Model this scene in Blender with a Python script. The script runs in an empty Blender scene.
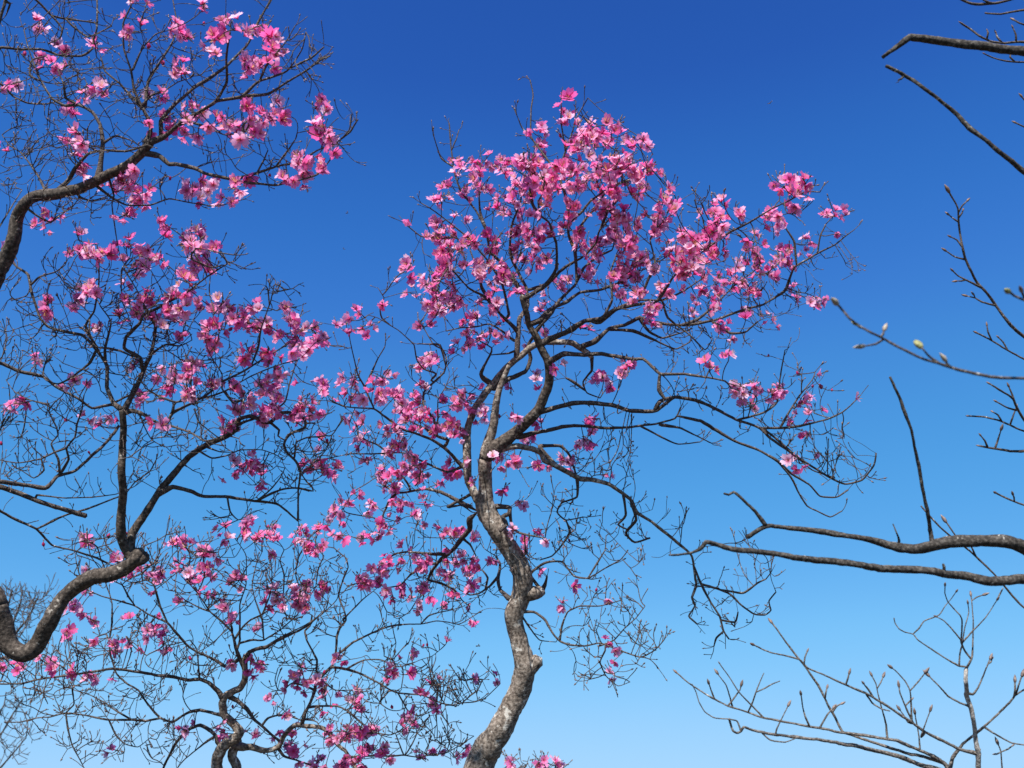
import bpy, math, random
import numpy as np
from mathutils import Vector

random.seed(7)
RNG = np.random.default_rng(7)
SC = bpy.context.scene
COL = SC.collection

# ------------------------------------------------------------------ camera, sky, sun, exposure
W, H, LENS, PITCH = 1024, 768, 35.0, math.radians(27)
FPX = W * LENS / 36.0
CAM = np.array((0.0, 0.0, 1.6))
FWD = np.array((0.0, math.cos(PITCH), math.sin(PITCH)))
UPV = np.array((0.0, -math.sin(PITCH), math.cos(PITCH)))
RGT = np.array((1.0, 0.0, 0.0))
cd = bpy.data.cameras.new('camera')
cam = bpy.data.objects.new('camera', cd)
COL.objects.link(cam)
cam.location = CAM
cam.rotation_euler = (math.pi / 2 + PITCH, 0, 0)
cd.lens = LENS
cd.sensor_width = 36
cd.clip_start, cd.clip_end = 0.05, 3000
cd.dof.use_dof = True
cd.dof.focus_distance = 3.8
cd.dof.aperture_fstop = 4.5
SC.camera = cam

SUN = Vector((-0.20, -0.70, 0.76)).normalized()
world = bpy.data.worlds.new('World')
SC.world = world
world.use_nodes = True
nt = world.node_tree
sky = nt.nodes.new('ShaderNodeTexSky')
sky.sky_type = 'NISHITA'
sky.sun_disc = False
sky.sun_elevation = math.asin(SUN.z)
sky.sun_rotation = math.atan2(SUN.x, SUN.y)
sky.altitude, sky.air_density, sky.dust_density, sky.ozone_density = 1500, 1.0, 0.0, 4.0
scl = nt.nodes.new('ShaderNodeVectorMath'); scl.operation = 'SCALE'; scl.inputs['Scale'].default_value = 0.1
crv = nt.nodes.new('ShaderNodeRGBCurve')
gain = nt.nodes.new('ShaderNodeVectorMath'); gain.operation = 'SCALE'
EXPO, SKYS = 0.8, 0.15
gain.inputs['Scale'].default_value = 1.0 / (SKYS * 2 ** EXPO)
CURVES = (
    ((0, 0), (.0545, .0215), (.0583, .0252), (.0651, .0319), (.0758, .0452), (.089, .0595), (.1127, .0802), (.1513, .125), (.1696, .153), (.205, .205), (.327, .347), (.5, .43), (1, .5)),
    ((0, 0), (.1007, .105), (.1077, .130), (.1202, .165), (.1394, .205), (.1631, .266), (.2052, .342), (.2715, .430), (.3019, .474), (.359, .552), (.536, .658), (.7, .70), (1, .75)),
    ((0, 0), (.208, .45), (.2231, .503), (.2461, .571), (.2814, .645), (.3235, .701), (.3949, .776), (.4985, .87), (.5422, .905), (.618, .956), (.804, 1.0), (1, 1)),
)
for ch, pts in enumerate(CURVES):       # the film response of the camera to the sky colours
    c = crv.mapping.curves[ch]
    c.points[0].location, c.points[1].location = pts[0], pts[-1]
    for p in pts[1:-1]:
        c.points.new(*p)
    for p in c.points:
        p.handle_type = 'AUTO_CLAMPED'
crv.mapping.update()
bg = nt.nodes['Background']
nt.links.new(sky.outputs[0], scl.inputs[0])
nt.links.new(scl.outputs[0], crv.inputs['Color'])
nt.links.new(crv.outputs[0], gain.inputs[0])
nt.links.new(gain.outputs[0], bg.inputs[0])
bg.inputs[1].default_value = SKYS

sd = bpy.data.lights.new('sun', 'SUN')
sun = bpy.data.objects.new('sun', sd)
COL.objects.link(sun)
sun.rotation_euler = SUN.to_track_quat('Z', 'Y').to_euler()
sd.energy, sd.angle, sd.color = 5.0, math.radians(0.53), (1.0, 0.95, 0.88)
SC.view_settings.view_transform = 'Standard'
SC.view_settings.look = 'None'
SC.view_settings.exposure = EXPO
SC.view_settings.gamma = 1.0
SC.render.engine = 'CYCLES'
SC.cycles.max_bounces = 6
SC.cycles.transparent_max_bounces = 4

# ------------------------------------------------------------------ helpers
def px2w(x, y, d):
    return CAM + d * (FWD + RGT * ((x - W / 2) / FPX) + UPV * (-(y - H / 2) / FPX))

def depth_of(p):
    return float(np.dot(np.asarray(p) - CAM, FWD))

def w2px(p):
    v = np.asarray(p) - CAM
    d = float(np.dot(v, FWD))
    return W / 2 + FPX * float(np.dot(v, RGT)) / d, H / 2 - FPX * float(np.dot(v, UPV)) / d

def ground_z(x, y):
    s = min(max(y / 5.0, -0.6), 1.0)
    return 0.9 * s + 0.08 * math.sin(x * 0.7 + 1.3) * math.cos(y * 0.5)

def nodes_mat(name):
    m = bpy.data.materials.new(name)
    m.use_nodes = True
    n = m.node_tree
    return m, n, n.nodes['Principled BSDF']

def ramp(n, stops):
    r = n.nodes.new('ShaderNodeValToRGB')
    e = r.color_ramp.elements
    while len(e) < len(stops):
        e.new(0.5)
    for el, (p, c) in zip(e, stops):
        el.position, el.color = p, (*c, 1)
    return r

def bark_mat(name, dark, mid, pale, spot, spot_scale=38, spot_cut=0.62, fine=120):
    m, n, b = nodes_mat(name)
    tc = n.nodes.new('ShaderNodeTexCoord')
    no = n.nodes.new('ShaderNodeTexNoise'); no.inputs['Scale'].default_value = fine; no.inputs['Detail'].default_value = 5
    n.links.new(tc.outputs['Object'], no.inputs['Vector'])
    r = ramp(n, ((0.32, dark), (0.5, mid), (0.68, pale)))
    n.links.new(no.outputs[0], r.inputs[0])
    n2 = n.nodes.new('ShaderNodeTexNoise'); n2.inputs['Scale'].default_value = spot_scale; n2.inputs['Detail'].default_value = 4
    n2.inputs['Roughness'].default_value = 0.65
    n.links.new(tc.outputs['Object'], n2.inputs['Vector'])
    r2 = ramp(n, ((spot_cut, (0, 0, 0)), (spot_cut + 0.06, (1, 1, 1))))
    n.links.new(n2.outputs[0], r2.inputs[0])
    mx = n.nodes.new('ShaderNodeMixRGB')
    n.links.new(r2.outputs[0], mx.inputs[0]); n.links.new(r.outputs[0], mx.inputs[1]); mx.inputs[2].default_value = (*spot, 1)
    n.links.new(mx.outputs[0], b.inputs['Base Color'])
    b.inputs['Roughness'].default_value = 0.85
    b.inputs['Specular IOR Level'].default_value = 0.25
    bu = n.nodes.new('ShaderNodeBump'); bu.inputs['Strength'].default_value = 0.7; bu.inputs['Distance'].default_value = 0.004
    n.links.new(no.outputs[0], bu.inputs['Height']); n.links.new(bu.outputs[0], b.inputs['Normal'])
    return m

M_BARK = bark_mat('azalea_bark', (.045, .034, .027), (.17, .138, .112), (.33, .28, .235), (.50, .47, .42), 26, .58, 90)
M_BARKD = bark_mat('dark_azalea_bark', (.024, .019, .015), (.062, .049, .040), (.14, .115, .095), (.34, .31, .27), 34, .63, 90)
M_PALE = bark_mat('pale_bark', (.16, .14, .125), (.36, .33, .305), (.50, .475, .45), (.62, .60, .57), 40, .62, 120)
M_TWIG = bark_mat('azalea_twig', (.034, .026, .023), (.066, .052, .046), (.135, .112, .10), (.34, .32, .30), 60, .62, 200)
M_DARK = bark_mat('dark_bark', (.018, .015, .013), (.042, .036, .031), (.11, .098, .086), (.42, .41, .38), 26, .65)
M_GREY = bark_mat('grey_bark', (.045, .038, .034), (.105, .092, .083), (.22, .195, .175), (.40, .38, .35), 30, .66, 160)
M_FAR = bark_mat('far_bark', (.05, .042, .04), (.08, .068, .064), (.12, .10, .095), (.2, .18, .17), 20, .7)

def petal_mat():
    m, n, b = nodes_mat('azalea_petal')
    at = n.nodes.new('ShaderNodeAttribute'); at.attribute_name = 'tint'
    n.links.new(at.outputs['Color'], b.inputs['Base Color'])
    b.inputs['Roughness'].default_value = 0.45
    b.inputs['Specular IOR Level'].default_value = 0.25
    tr = n.nodes.new('ShaderNodeBsdfTranslucent')
    g = n.nodes.new('ShaderNodeGamma'); g.inputs[1].default_value = 1.15
    n.links.new(at.outputs['Color'], g.inputs[0]); n.links.new(g.outputs[0], tr.inputs[0])
    mix = n.nodes.new('ShaderNodeMixShader'); mix.inputs[0].default_value = 0.55
    n.links.new(b.outputs[0], mix.inputs[1]); n.links.new(tr.outputs[0], mix.inputs[2])
    n.links.new(mix.outputs[0], n.nodes['Material Output'].inputs['Surface'])
    return m
M_PETAL = petal_mat()

def plain_mat(name, c1, c2, scale=90, rough=.6):
    m, n, b = nodes_mat(name)
    tc = n.nodes.new('ShaderNodeTexCoord')
    no = n.nodes.new('ShaderNodeTexNoise'); no.inputs['Scale'].default_value = scale; no.inputs['Detail'].default_value = 3
    n.links.new(tc.outputs['Object'], no.inputs['Vector'])
    r = ramp(n, ((0.38, c1), (0.62, c2)))
    n.links.new(no.outputs[0], r.inputs[0]); n.links.new(r.outputs[0], b.inputs['Base Color'])
    b.inputs['Roughness'].default_value = rough
    return m
M_BUD = plain_mat('brown_bud', (.10, .06, .045), (.20, .13, .10))
M_BUDP = plain_mat('pale_bud', (.22, .16, .11), (.42, .35, .26), 120)
M_BUDG = plain_mat('green_bud', (.16, .16, .05), (.31, .29, .11), 120)
M_BUDR = plain_mat('reddish_bud', (.10, .065, .055), (.24, .18, .155), 150)
M_INSECT = plain_mat('insect_body', (.02, .018, .016), (.05, .04, .03), 300)
M_WING = plain_mat('insect_wing', (.35, .36, .38), (.5, .5, .5), 300)
M_SOIL = plain_mat('leaf_litter', (.026, .021, .014), (.065, .048, .03), 6, .95)

def tag(o, label=None, cat=None, group=None, kind=None):
    if label: o['label'] = label
    if cat: o['category'] = cat
    if group: o['group'] = group
    if kind: o['kind'] = kind
    return o

def empty(name, loc, label, cat, group=None):
    o = bpy.data.objects.new(name, None)
    o.empty_display_size = 0.2
    o.location = loc
    COL.objects.link(o)
    return tag(o, label, cat, group)

class MB:
    """collects tubes and blobs, links them as one mesh object"""
    def __init__(self):
        self.v, self.f, self.n, self.c = [], [], 0, []
    def add(self, verts, faces, cols=None):
        self.v.append(np.asarray(verts, float))
        base = self.n
        self.f.extend([tuple(i + base for i in f) for f in faces])
        self.n += len(verts)
        if cols is not None:
            self.c.append(np.asarray(cols, float))
    def tube(self, P, R, sides=6, rough=0.0, cap=True):
        P = np.asarray(P, float); R = np.asarray(R, float); k = len(P)
        T = np.gradient(P, axis=0)
        T /= np.linalg.norm(T, axis=1, keepdims=True) + 1e-12
        ref = np.array((0.3, 0.2, 1.0)) if abs(T[0][2]) < 0.9 else np.array((1.0, 0.1, 0))
        u = np.cross(T[0], ref); u /= np.linalg.norm(u)
        ang = np.arange(sides) * 2 * math.pi / sides
        ca, sa = np.cos(ang), np.sin(ang)
        rings = []
        ph = RNG.random(4) * 6.28
        for i in range(k):
            u = u - T[i] * np.dot(u, T[i]); u /= np.linalg.norm(u) + 1e-12
            w = np.cross(T[i], u)
            r = R[i] * np.ones(sides)
            if rough:
                r = r * (1 + rough * (np.sin(2 * ang + i * .31 + ph[0]) * .5 + np.sin(3 * ang - i * .47 + ph[1]) * .4 + RNG.normal(0, .35, sides)))
            rings.append(P[i] + np.outer(ca * r, u) + np.outer(sa * r, w))
        V = np.concatenate(rings)
        F = []
        for i in range(k - 1):
            a = i * sides
            for j in range(sides):
                j2 = (j + 1) % sides
                F.append((a + j, a + j2, a + sides + j2, a + sides + j))
        if cap:
            V = np.concatenate([V, [P[-1] + T[-1] * R[-1] * .6], [P[0]]])
            e = (k - 1) * sides; c1 = k * sides; c0 = c1 + 1
            for j in range(sides):
                j2 = (j + 1) % sides
                F.append((e + j, e + j2, c1)); F.append((j2, j, c0))
        self.add(V, F)
    def blob(self, a, b, r, sides=6, prof=((0, .25), (.18, .8), (.4, 1), (.7, .72), (1, .08))):
        a = np.asarray(a, float); b = np.asarray(b, float)
        self.tube([a + (b - a) * t for t, _ in prof], [r * q for _, q in prof], sides)
    def build(self, name, mat, parent=None, origin=(0, 0, 0)):
        V = np.concatenate(self.v) - np.asarray(origin)
        me = bpy.data.meshes.new(name)
        me.from_pydata(V.tolist(), [], self.f)
        me.polygons.foreach_set('use_smooth', [True] * len(me.polygons))
        if self.c:
            ca = me.color_attributes.new('tint', 'FLOAT_COLOR', 'POINT')
            C = np.concatenate(self.c)
            ca.data.foreach_set('color', np.concatenate([C, np.ones((len(C), 1))], 1).ravel())
        me.materials.append(mat)
        o = bpy.data.objects.new(name, me)
        COL.objects.link(o)
        if parent is not None:
            o.parent = parent
        return o

def spline(P, step, k=1.0):
    """Catmull-Rom through the points (rows of any width), resampled at about `step` of the first three columns"""
    P = np.asarray(P, float)
    if len(P) == 2:
        n = max(2, int(np.linalg.norm(P[1, :3] - P[0, :3]) / step) + 1)
        t = np.linspace(0, 1, n)[:, None]
        return P[0] * (1 - t) + P[1] * t
    E = np.vstack([2 * P[0] - P[1], P, 2 * P[-1] - P[-2]])
    out = []
    for i in range(1, len(E) - 2):
        p0, p1, p2, p3 = E[i - 1], E[i], E[i + 1], E[i + 2]
        n = max(1, int(round(np.linalg.norm(p2[:3] - p1[:3]) / step)))
        for j in range(n):
            t = j / n
            m1, m2 = .5 * k * (p2 - p0), .5 * k * (p3 - p1)
            out.append((2 * t ** 3 - 3 * t * t + 1) * p1 + (t ** 3 - 2 * t * t + t) * m1 + (-2 * t ** 3 + 3 * t * t) * p2 + (t ** 3 - t * t) * m2)
    out.append(E[-2])
    return np.array(out)

# ------------------------------------------------------------------ the ground (below the frame)
def make_ground():
    ys = np.concatenate([np.linspace(-40, -4, 10), np.linspace(-3, 14, 35), np.linspace(16, 60, 12), [90, 150, 300, 700, 1500]])
    xs = np.concatenate([[-1500, -500, -150, -60, -30], np.linspace(-15, 15, 41), [30, 60, 150, 500, 1500]])
    V, F = [], []
    for y in ys:
        for x in xs:
            drop = 0.0 if y < 12 else -0.02 * (y - 12) if y < 60 else -0.96 - 0.004 * (y - 60)
            V.append((x, y, ground_z(x, y) + drop + (random.uniform(-.03, .03) if abs(x) < 16 and y < 14 else 0)))
    nx = len(xs)
    for j in range(len(ys) - 1):
        for i in range(nx - 1):
            a = j * nx + i
            F.append((a, a + 1, a + nx + 1, a + nx))
    m = MB(); m.add(V, F)
    tag(m.build('ground', M_SOIL), kind='structure')
make_ground()

# ------------------------------------------------------------------ blossoms
def blossom_arrays(seed, openness=1.0, size=0.036, hue=0.5):
    """five broad wavy petals joined in a shallow bell, a tuft of stamens; axis +Z, base at the origin"""
    r = random.Random(seed)
    V, F, C = [], [], []
    deep = np.array((.72, .015, .21)); pinkc = np.array((.95, .165, .49)); pale = np.array((.98, .66, .86))
    k = hue
    rim = pinkc * (1 - k) + pale * k
    for p in range(5):
        a0 = p * 2 * math.pi / 5 + r.uniform(-.24, .24)
        ln = size * r.uniform(.8, 1.2)
        wd = size * r.uniform(.29, .45)
        lift = r.uniform(-.5, .6)
        curl = r.uniform(-.7, 1.5)
        twist = r.uniform(-.7, .7)
        base = len(V)
        nu, nv = 5, 3
        for i in range(nu):
            u = i / (nu - 1)
            rad = ln * (0.06 + 0.94 * u) * math.sin(min(1.25, (.42 + .75 * openness * u ** .6)))
            z = ln * (.62 * u ** .75 - curl * .35 * max(0, u - .45) ** 1.3) * (1.35 - .55 * openness) + lift * ln * .35 * u * u
            w = wd * (0.22 + 1.6 * u - .95 * u ** 3) if u < .99 else wd * .62
            for j in range(nv):
                s = (j / (nv - 1) - .5) * 2
                notch = -.12 * ln if (i == nu - 1 and j == 1) else 0
                tz = twist * s * w * .6 * u + r.uniform(-.06, .06) * ln * u + abs(s) * w * .22
                rr = rad + notch
                x = rr * math.cos(a0) - s * w * math.sin(a0)
                y = rr * math.sin(a0) + s * w * math.cos(a0)
                V.append((x, y, z + tz))
                t = min(1, u * 1.7)
                c = deep * (1 - t) + rim * t
                C.append(c * r.uniform(.93, 1.05))
        for i in range(nu - 1):
            for j in range(nv - 1):
                a = base + i * nv + j
                F.append((a, a + 1, a + nv + 1, a + nv))
    for s in range(6):                      # stamens
        a = r.uniform(0, 6.28); b = len(V); t = r.uniform(.2, .45) * size; h = size * r.uniform(.75, 1.05)
        d = size * .03
        for (x, y, z) in ((-d, 0, .1 * size), (d, 0, .1 * size), (t * math.cos(a) + d, t * math.sin(a), h), (t * math.cos(a) - d, t * math.sin(a) + d, h)):
            V.append((x, y, z)); C.append((.80, .42, .40) if z < h else (.62, .38, .12))
        F.append((b, b + 1, b + 2, b + 3))
    b = len(V)                              # calyx
    for z, q in ((-.12 * size, .04 * size), (.16 * size, .11 * size)):
        for j in range(5):
            a = j * 1.2566
            V.append((q * math.cos(a), q * math.sin(a), z)); C.append((.22, .12, .06))
    for j in range(5):
        F.append((b + j, b + (j + 1) % 5, b + 5 + (j + 1) % 5, b + 5 + j))
    return np.array(V), F, np.clip(np.array(C), 0, .97)

def bud_arrays(seed, size=0.03):
    """a closed pointed flower bud, rolled petals"""
    r = random.Random(seed)
    V, F, C = [], [], []
    prof = ((0, .12), (.2, .3), (.5, .36), (.8, .22), (1, .03))
    n = 7
    for t, q in prof:
        for j in range(n):
            a = j * 2 * math.pi / n + t * 1.2
            k = 1 + .18 * math.sin(a * 3)
            V.append((size * q * k * math.cos(a), size * q * k * math.sin(a), size * t * 1.1)); C.append(np.array((.66, .06, .22)) * (1 - .3 * t) if t else (.2, .11, .06))
    for i in range(len(prof) - 1):
        for j in range(n):
            F.append((i * n + j, i * n + (j + 1) % n, (i + 1) * n + (j + 1) % n, (i + 1) * n + j))
    return np.array(V), F, np.array(C)

VARS = [blossom_arrays(100 + i, openness=[1.0, .8, 1.1, .62, 1.0, .42, 1.15, .9][i % 8], size=0.034 * (0.9 + .03 * (i % 7)), hue=[.3, .6, .1, .95, .5, .2, .75, .05, .4][i % 9]) for i in range(40)]
BVARS = [bud_arrays(500 + i, .017 + .002 * i) for i in range(4)]
VMESH = {}

def variant_mesh(key):
    if key not in VMESH:
        V, F, C = (BVARS if key[0] == 'b' else VARS)[key[1]]
        m = MB(); m.add(V, F, C)
        o = m.build('blossom' if key[0] == 'f' else 'flower_bud', M_PETAL)
        VMESH[key] = o.data
        bpy.data.objects.remove(o)
    return VMESH[key]

def frame_from(axis, spin):
    z = axis / np.linalg.norm(axis)
    x = np.cross(z, (0.31, 0.77, 0.2)); x /= np.linalg.norm(x)
    y = np.cross(z, x)
    c, s = math.cos(spin), math.sin(spin)
    return np.stack([c * x + s * y, -s * x + c * y, z], 1)

# ------------------------------------------------------------------ tree growing
def parse(txt):
    """each line: r0 r1 [dz] ; x,y x,y ... in picture units of the survey"""
    out = []
    for ln in txt.strip().splitlines():
        ln = ln.strip()
        if not ln or ln[0] == '#':
            continue
        h, p = ln.split(';')
        h = h.split()
        bud = h.pop() if h[-1][0] in 'bpgr' else None
        pts = [tuple(float(c) for c in q.split(',')) for q in p.split()]
        out.append((float(h[0]), float(h[1]), float(h[2]) if len(h) > 2 else None, pts, bud))
    return out

def parse_pts(txt):
    return [tuple(float(c) for c in q.split(',')) for q in txt.split()]

class Tree:
    def __init__(self, name, label, cat, depth, limbs, base, flowers=(), buds=(), bare=(), group=None, mats=(M_BARK, M_TWIG),
                 seed=1, step=0.016, spread=0.16, wiggle=0.22, up=0.18, shoots=1.0, tip_px=0.35, bud_mat=M_BUD, end_buds=True, limb_rough=.07,
                 fsize=1.0, many=(1, 2, 2, 3), shoot_len=(7, 17), max_r=1.6, big_buds=None, slim=True, limb_mats={}):
        self.r = random.Random(seed)
        self.rng = np.random.default_rng(seed)
        self.depth, self.mats, self.step = depth, mats, step
        self.unit = depth / FPX
        self.pos, self.par, self.limb, self.rad, self.istwig = [], [], [], [], []
        self.limb_buds, self.many, self.slim, self.limb_mats = [], many, slim, limb_mats
        basep = px2w(*limbs[0][3][0][:2], depth) + np.array((base[0], base[1], 0))
        basep[2] = ground_z(basep[0], basep[1])
        self.root = empty(name, basep, label, cat, group)
        self.basep = basep
        for li, L in enumerate(limbs):
            self.add_limb(li, *L)
        self.nlimb = len(limbs)
        fl = [self.place(x, y, spread) for (x, y) in flowers]
        bl = [self.place(x, y, spread) for (x, y) in buds]
        at = []
        for (cx, cy, rx, ry, n) in bare:
            for _ in range(int(n)):
                a = self.r.uniform(0, 6.28); q = math.sqrt(self.r.random())
                at.append(self.place(cx + rx * q * math.cos(a), cy + ry * q * math.sin(a), spread))
        allat = np.array(fl + bl + at) if (fl or bl or at) else np.zeros((0, 3))
        if len(allat):
            self.grow(allat, wiggle, up)
            self.smooth(3)
        self.add_shoots(shoots, up, shoot_len)
        self.radii(tip_px * self.unit, max_r * self.unit)
        self.build_wood(limb_rough)
        self.end_buds(bud_mat, big_buds) if end_buds else None
        self.build_limb_buds()
        if fl or bl:
            self.build_flowers(fl, bl, fsize)

    # limbs traced on the photograph, each at its own distance from the camera
    def add_limb(self, li, r0, r1, dz, pts, bud=None):
        if self.slim and li and r0 < 4.5:
            r0, r1 = r0 * .84, r1 * .7
        r = self.r
        P = []
        if li == 0:
            d0 = self.depth
            par = -1
            p0 = px2w(*pts[0][:2], d0)
            b = self.basep
            mid = b * .45 + p0 * .55 + np.array((r.uniform(-.06, .06), r.uniform(-.06, .06), 0))
            f0 = r0 * d0 / FPX
            P = [(*(b - np.array((0, 0, .15))), f0 * 1.8), (*b, f0 * 1.5), (*mid, f0 * 1.15)]
            seq = pts
            rs0 = r0
            dstart = d0
        else:
            N = np.array(self.pos)
            pxs = self.px_cache[:len(N)]
            q = np.array(pts[0][:2])
            k = int(np.argmin(((pxs - q) ** 2).sum(1)))
            par = k
            dstart = depth_of(self.pos[k])
            P = [(*self.pos[k], min(r0 * dstart / FPX, self.rad[k] * .95))]
            seq = pts if np.linalg.norm(pxs[k] - q) > 2.5 else pts[1:]
        ln = sum(math.dist(pts[i][:2], pts[i + 1][:2]) for i in range(len(pts) - 1))
        if dz is None:
            dz = r.uniform(-1, 1) * min(.55, ln * self.unit * .55) if li else 0.0
        acc = 0.0
        for i, (x, y) in enumerate([q[:2] for q in seq]):
            if i:
                acc += math.dist(seq[i - 1][:2], seq[i][:2])
            t = min(1, acc / max(ln, 1))
            d = dstart + dz * t + r.uniform(-.012, .012) * (0 if i == 0 and li == 0 else 1)
            rr = (pr if (pr := (seq[i][2] if len(seq[i]) > 2 else 0)) else (r0 + (r1 - r0) * t ** .62)) * d / FPX
            P.append((*px2w(x, y, d), rr))
        S = spline(P, self.step * .8, .95 if r0 > 5 else .55)
        S[:, 3] = np.maximum(S[:, 3], .25 * self.unit)
        if len(S) > 6:                       # knots and kinks
            nz = np.convolve(self.rng.normal(0, 1, len(S) + 4), np.ones(5) / 5, 'valid')[:len(S)]
            S[:, 3] *= 1 + (.05 if r0 > 4.5 else .12) * np.clip(nz * 1.6, -1, 1.6)
            j = np.stack([np.convolve(self.rng.normal(0, 1, len(S) + 4), np.ones(5) / 5, 'valid')[:len(S)] for _ in range(3)], 1)
            j[0] = j[-1] = 0
            S[1:, :3] += j[1:] * np.minimum(S[1:, 3:4] * .35, .5 * self.unit * 1.2)
        for i, s in enumerate(S):
            if i == 0 and li:
                continue
            self.push(s[:3], par, li, s[3], False)
            par = len(self.pos) - 1
        if bud:
            self.limb_buds.append((par, bud))
        self.px_cache = np.array([w2px(p) for p in self.pos]) if True else None

    def push(self, p, par, limb, rad, twig):
        self.pos.append(np.asarray(p, float)); self.par.append(par); self.limb.append(limb); self.rad.append(rad); self.istwig.append(twig)

    def place(self, x, y, spread):
        d2 = ((self.px_cache - np.array((x, y))) ** 2).sum(1)
        k = int(np.argmin(d2))
        d = depth_of(self.pos[k])
        dist = math.sqrt(d2[k]) * self.unit
        off = max(-2.2, min(2.2, self.r.gauss(0, 1))) * (spread * .35 + min(spread, dist * .7))
        return px2w(x, y, max(d + off, self.depth * .72))

    def grow(self, A, wiggle, up):
        step, kill = self.step, self.step * 1.15
        N = np.array(self.pos)
        alive = np.ones(len(A), bool)
        best = np.full(len(A), 1e9); bi = np.zeros(len(A), int)
        skip = np.array([0 if not (p[2] < self.basep[2] + .4) else 1 for p in N])
        def upd(start):
            P = np.array(self.pos[start:])
            if not len(P): return
            d = np.linalg.norm(A[:, None, :] - P[None], axis=2)
            k = d.argmin(1); dm = d[np.arange(len(A)), k]
            m = dm < best
            best[m] = dm[m]; bi[m] = k[m] + start
        upd(0)
        pdir = {}
        fails = np.zeros(len(A), int)
        for it in range(140):
            alive &= best > kill
            if not alive.any(): break
            idx = np.where(alive)[0]
            grp = {}
            for a in idx:
                grp.setdefault(int(bi[a]), []).append(a)
            start = len(self.pos)
            for n, al in grp.items():
                v = A[al] - self.pos[n]
                dist = np.linalg.norm(v, axis=1, keepdims=True)
                d = (v / dist).mean(0)
                if np.linalg.norm(d) < .15:
                    d = v[int(dist.argmin())] / dist.min()
                d /= np.linalg.norm(d)
                near = float(dist.min())
                far = min(1.0, near / (step * 5))
                pd = pdir.get(n)
                q = d + self.rng.normal(0, wiggle, 3) * far + (pd * .35 * far if pd is not None else 0)
                q[2] -= up * 1.2 * min(1, near / .25) - up * .6
                q /= np.linalg.norm(q)
                self.push(self.pos[n] + q * step, n, self.limb[n], 0, True)
                pdir[len(self.pos) - 1] = q
            prev = best.copy()
            upd(start)
            fails = np.where(best < prev - step * .12, 0, fails + 1)
            alive &= fails < 5
        self.attr_node = bi

    def smooth(self, passes=2):
        for _ in range(passes):
            ch = self.children()
            new = list(self.pos)
            for i in range(len(self.pos)):
                if self.istwig[i] and ch[i]:
                    c = ch[i][0]
                    new[i] = .5 * self.pos[i] + .25 * (self.pos[self.par[i]] + self.pos[c])
            self.pos = new

    def children(self):
        ch = [[] for _ in self.pos]
        for i, p in enumerate(self.par):
            if p >= 0: ch[p].append(i)
        return ch

    # short upturned shoots at the ends and along the twigs
    def add_shoots(self, amount, up, shoot_len):
        ch = self.children()
        r = self.r
        n0 = len(self.pos)
        tw = [i for i in range(n0) if self.istwig[i] or self.rad[i] < 1.3 * self.unit]
        self.shoot_tips = []
        for i in tw:
            tip = not ch[i]
            n = 0
            if tip:
                n = r.choice((1, 2, 2, 3)) if amount > .3 else 0
            elif r.random() < .13 * amount:
                n = 1
            for _ in range(n):
                p = self.pos[i]
                pp = self.pos[self.par[i]] if self.par[i] >= 0 else p - np.array((0, 0, .01))
                d = p - pp; d /= np.linalg.norm(d) + 1e-9
                d = d * (1.1 if tip else .6) + self.rng.normal(0, .5 if tip else .7, 3)
                d[2] += up * 2
                d /= np.linalg.norm(d)
                L = r.uniform(*shoot_len) * self.unit * (1 if r.random() < .8 else 1.6)
                k = max(3, int(L / (self.step * .55)))
                par = i
                bend = self.rng.normal(0, .07, 3); bend[2] += .06
                for s in range(k):
                    d = d + bend + self.rng.normal(0, .07, 3); d /= np.linalg.norm(d)
                    self.push(self.pos[par] + d * L / k, par, self.limb[i], 0, True)
                    par = len(self.pos) - 1
                    if s == k // 2 and r.random() < .45 * amount:
                        e = d + self.rng.normal(0, .6, 3); e[2] += .25; e /= np.linalg.norm(e)
                        q = par
                        for _2 in range(max(2, k // 2)):
                            e = e + self.rng.normal(0, .12, 3); e[2] += .06; e /= np.linalg.norm(e)
                            self.push(self.pos[q] + e * L / k, q, self.limb[i], 0, True)
                            q = len(self.pos) - 1

    def radii(self, tip, cap):
        ex = 2.6
        acc = [0.0] * len(self.pos)
        for i in range(len(self.pos) - 1, -1, -1):
            if self.istwig[i]:
                if acc[i] == 0: acc[i] = tip ** ex
                self.rad[i] = min(acc[i] ** (1 / ex), cap)
            p = self.par[i]
            if p >= 0 and self.istwig[i]:
                if self.istwig[p]:
                    acc[p] += acc[i] * .92

    def chains(self, twig):
        ch = self.children()
        size = [1] * len(self.pos)
        for i in range(len(self.pos) - 1, 0, -1):
            if self.par[i] >= 0: size[self.par[i]] += size[i]
        out = {}
        for i in range(len(self.pos)):
            if self.istwig[i] != twig: continue
            p = self.par[i]
            if twig:
                sib = [c for c in ch[p] if self.istwig[c]] if p >= 0 else []
                head = p < 0 or not self.istwig[p] or (sib and max(sib, key=lambda c: size[c]) != i)
            else:
                head = p < 0 or self.limb[p] != self.limb[i]
            if not head: continue
            c = [i] if p < 0 else [p, i]
            k = i
            while True:
                nx = [q for q in ch[k] if self.istwig[q] == twig and self.limb[q] == self.limb[i]]
                if not nx: break
                k = max(nx, key=lambda q: size[q])
                c.append(k)
            out.setdefault(self.limb[i], []).append(c)
        return out

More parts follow.
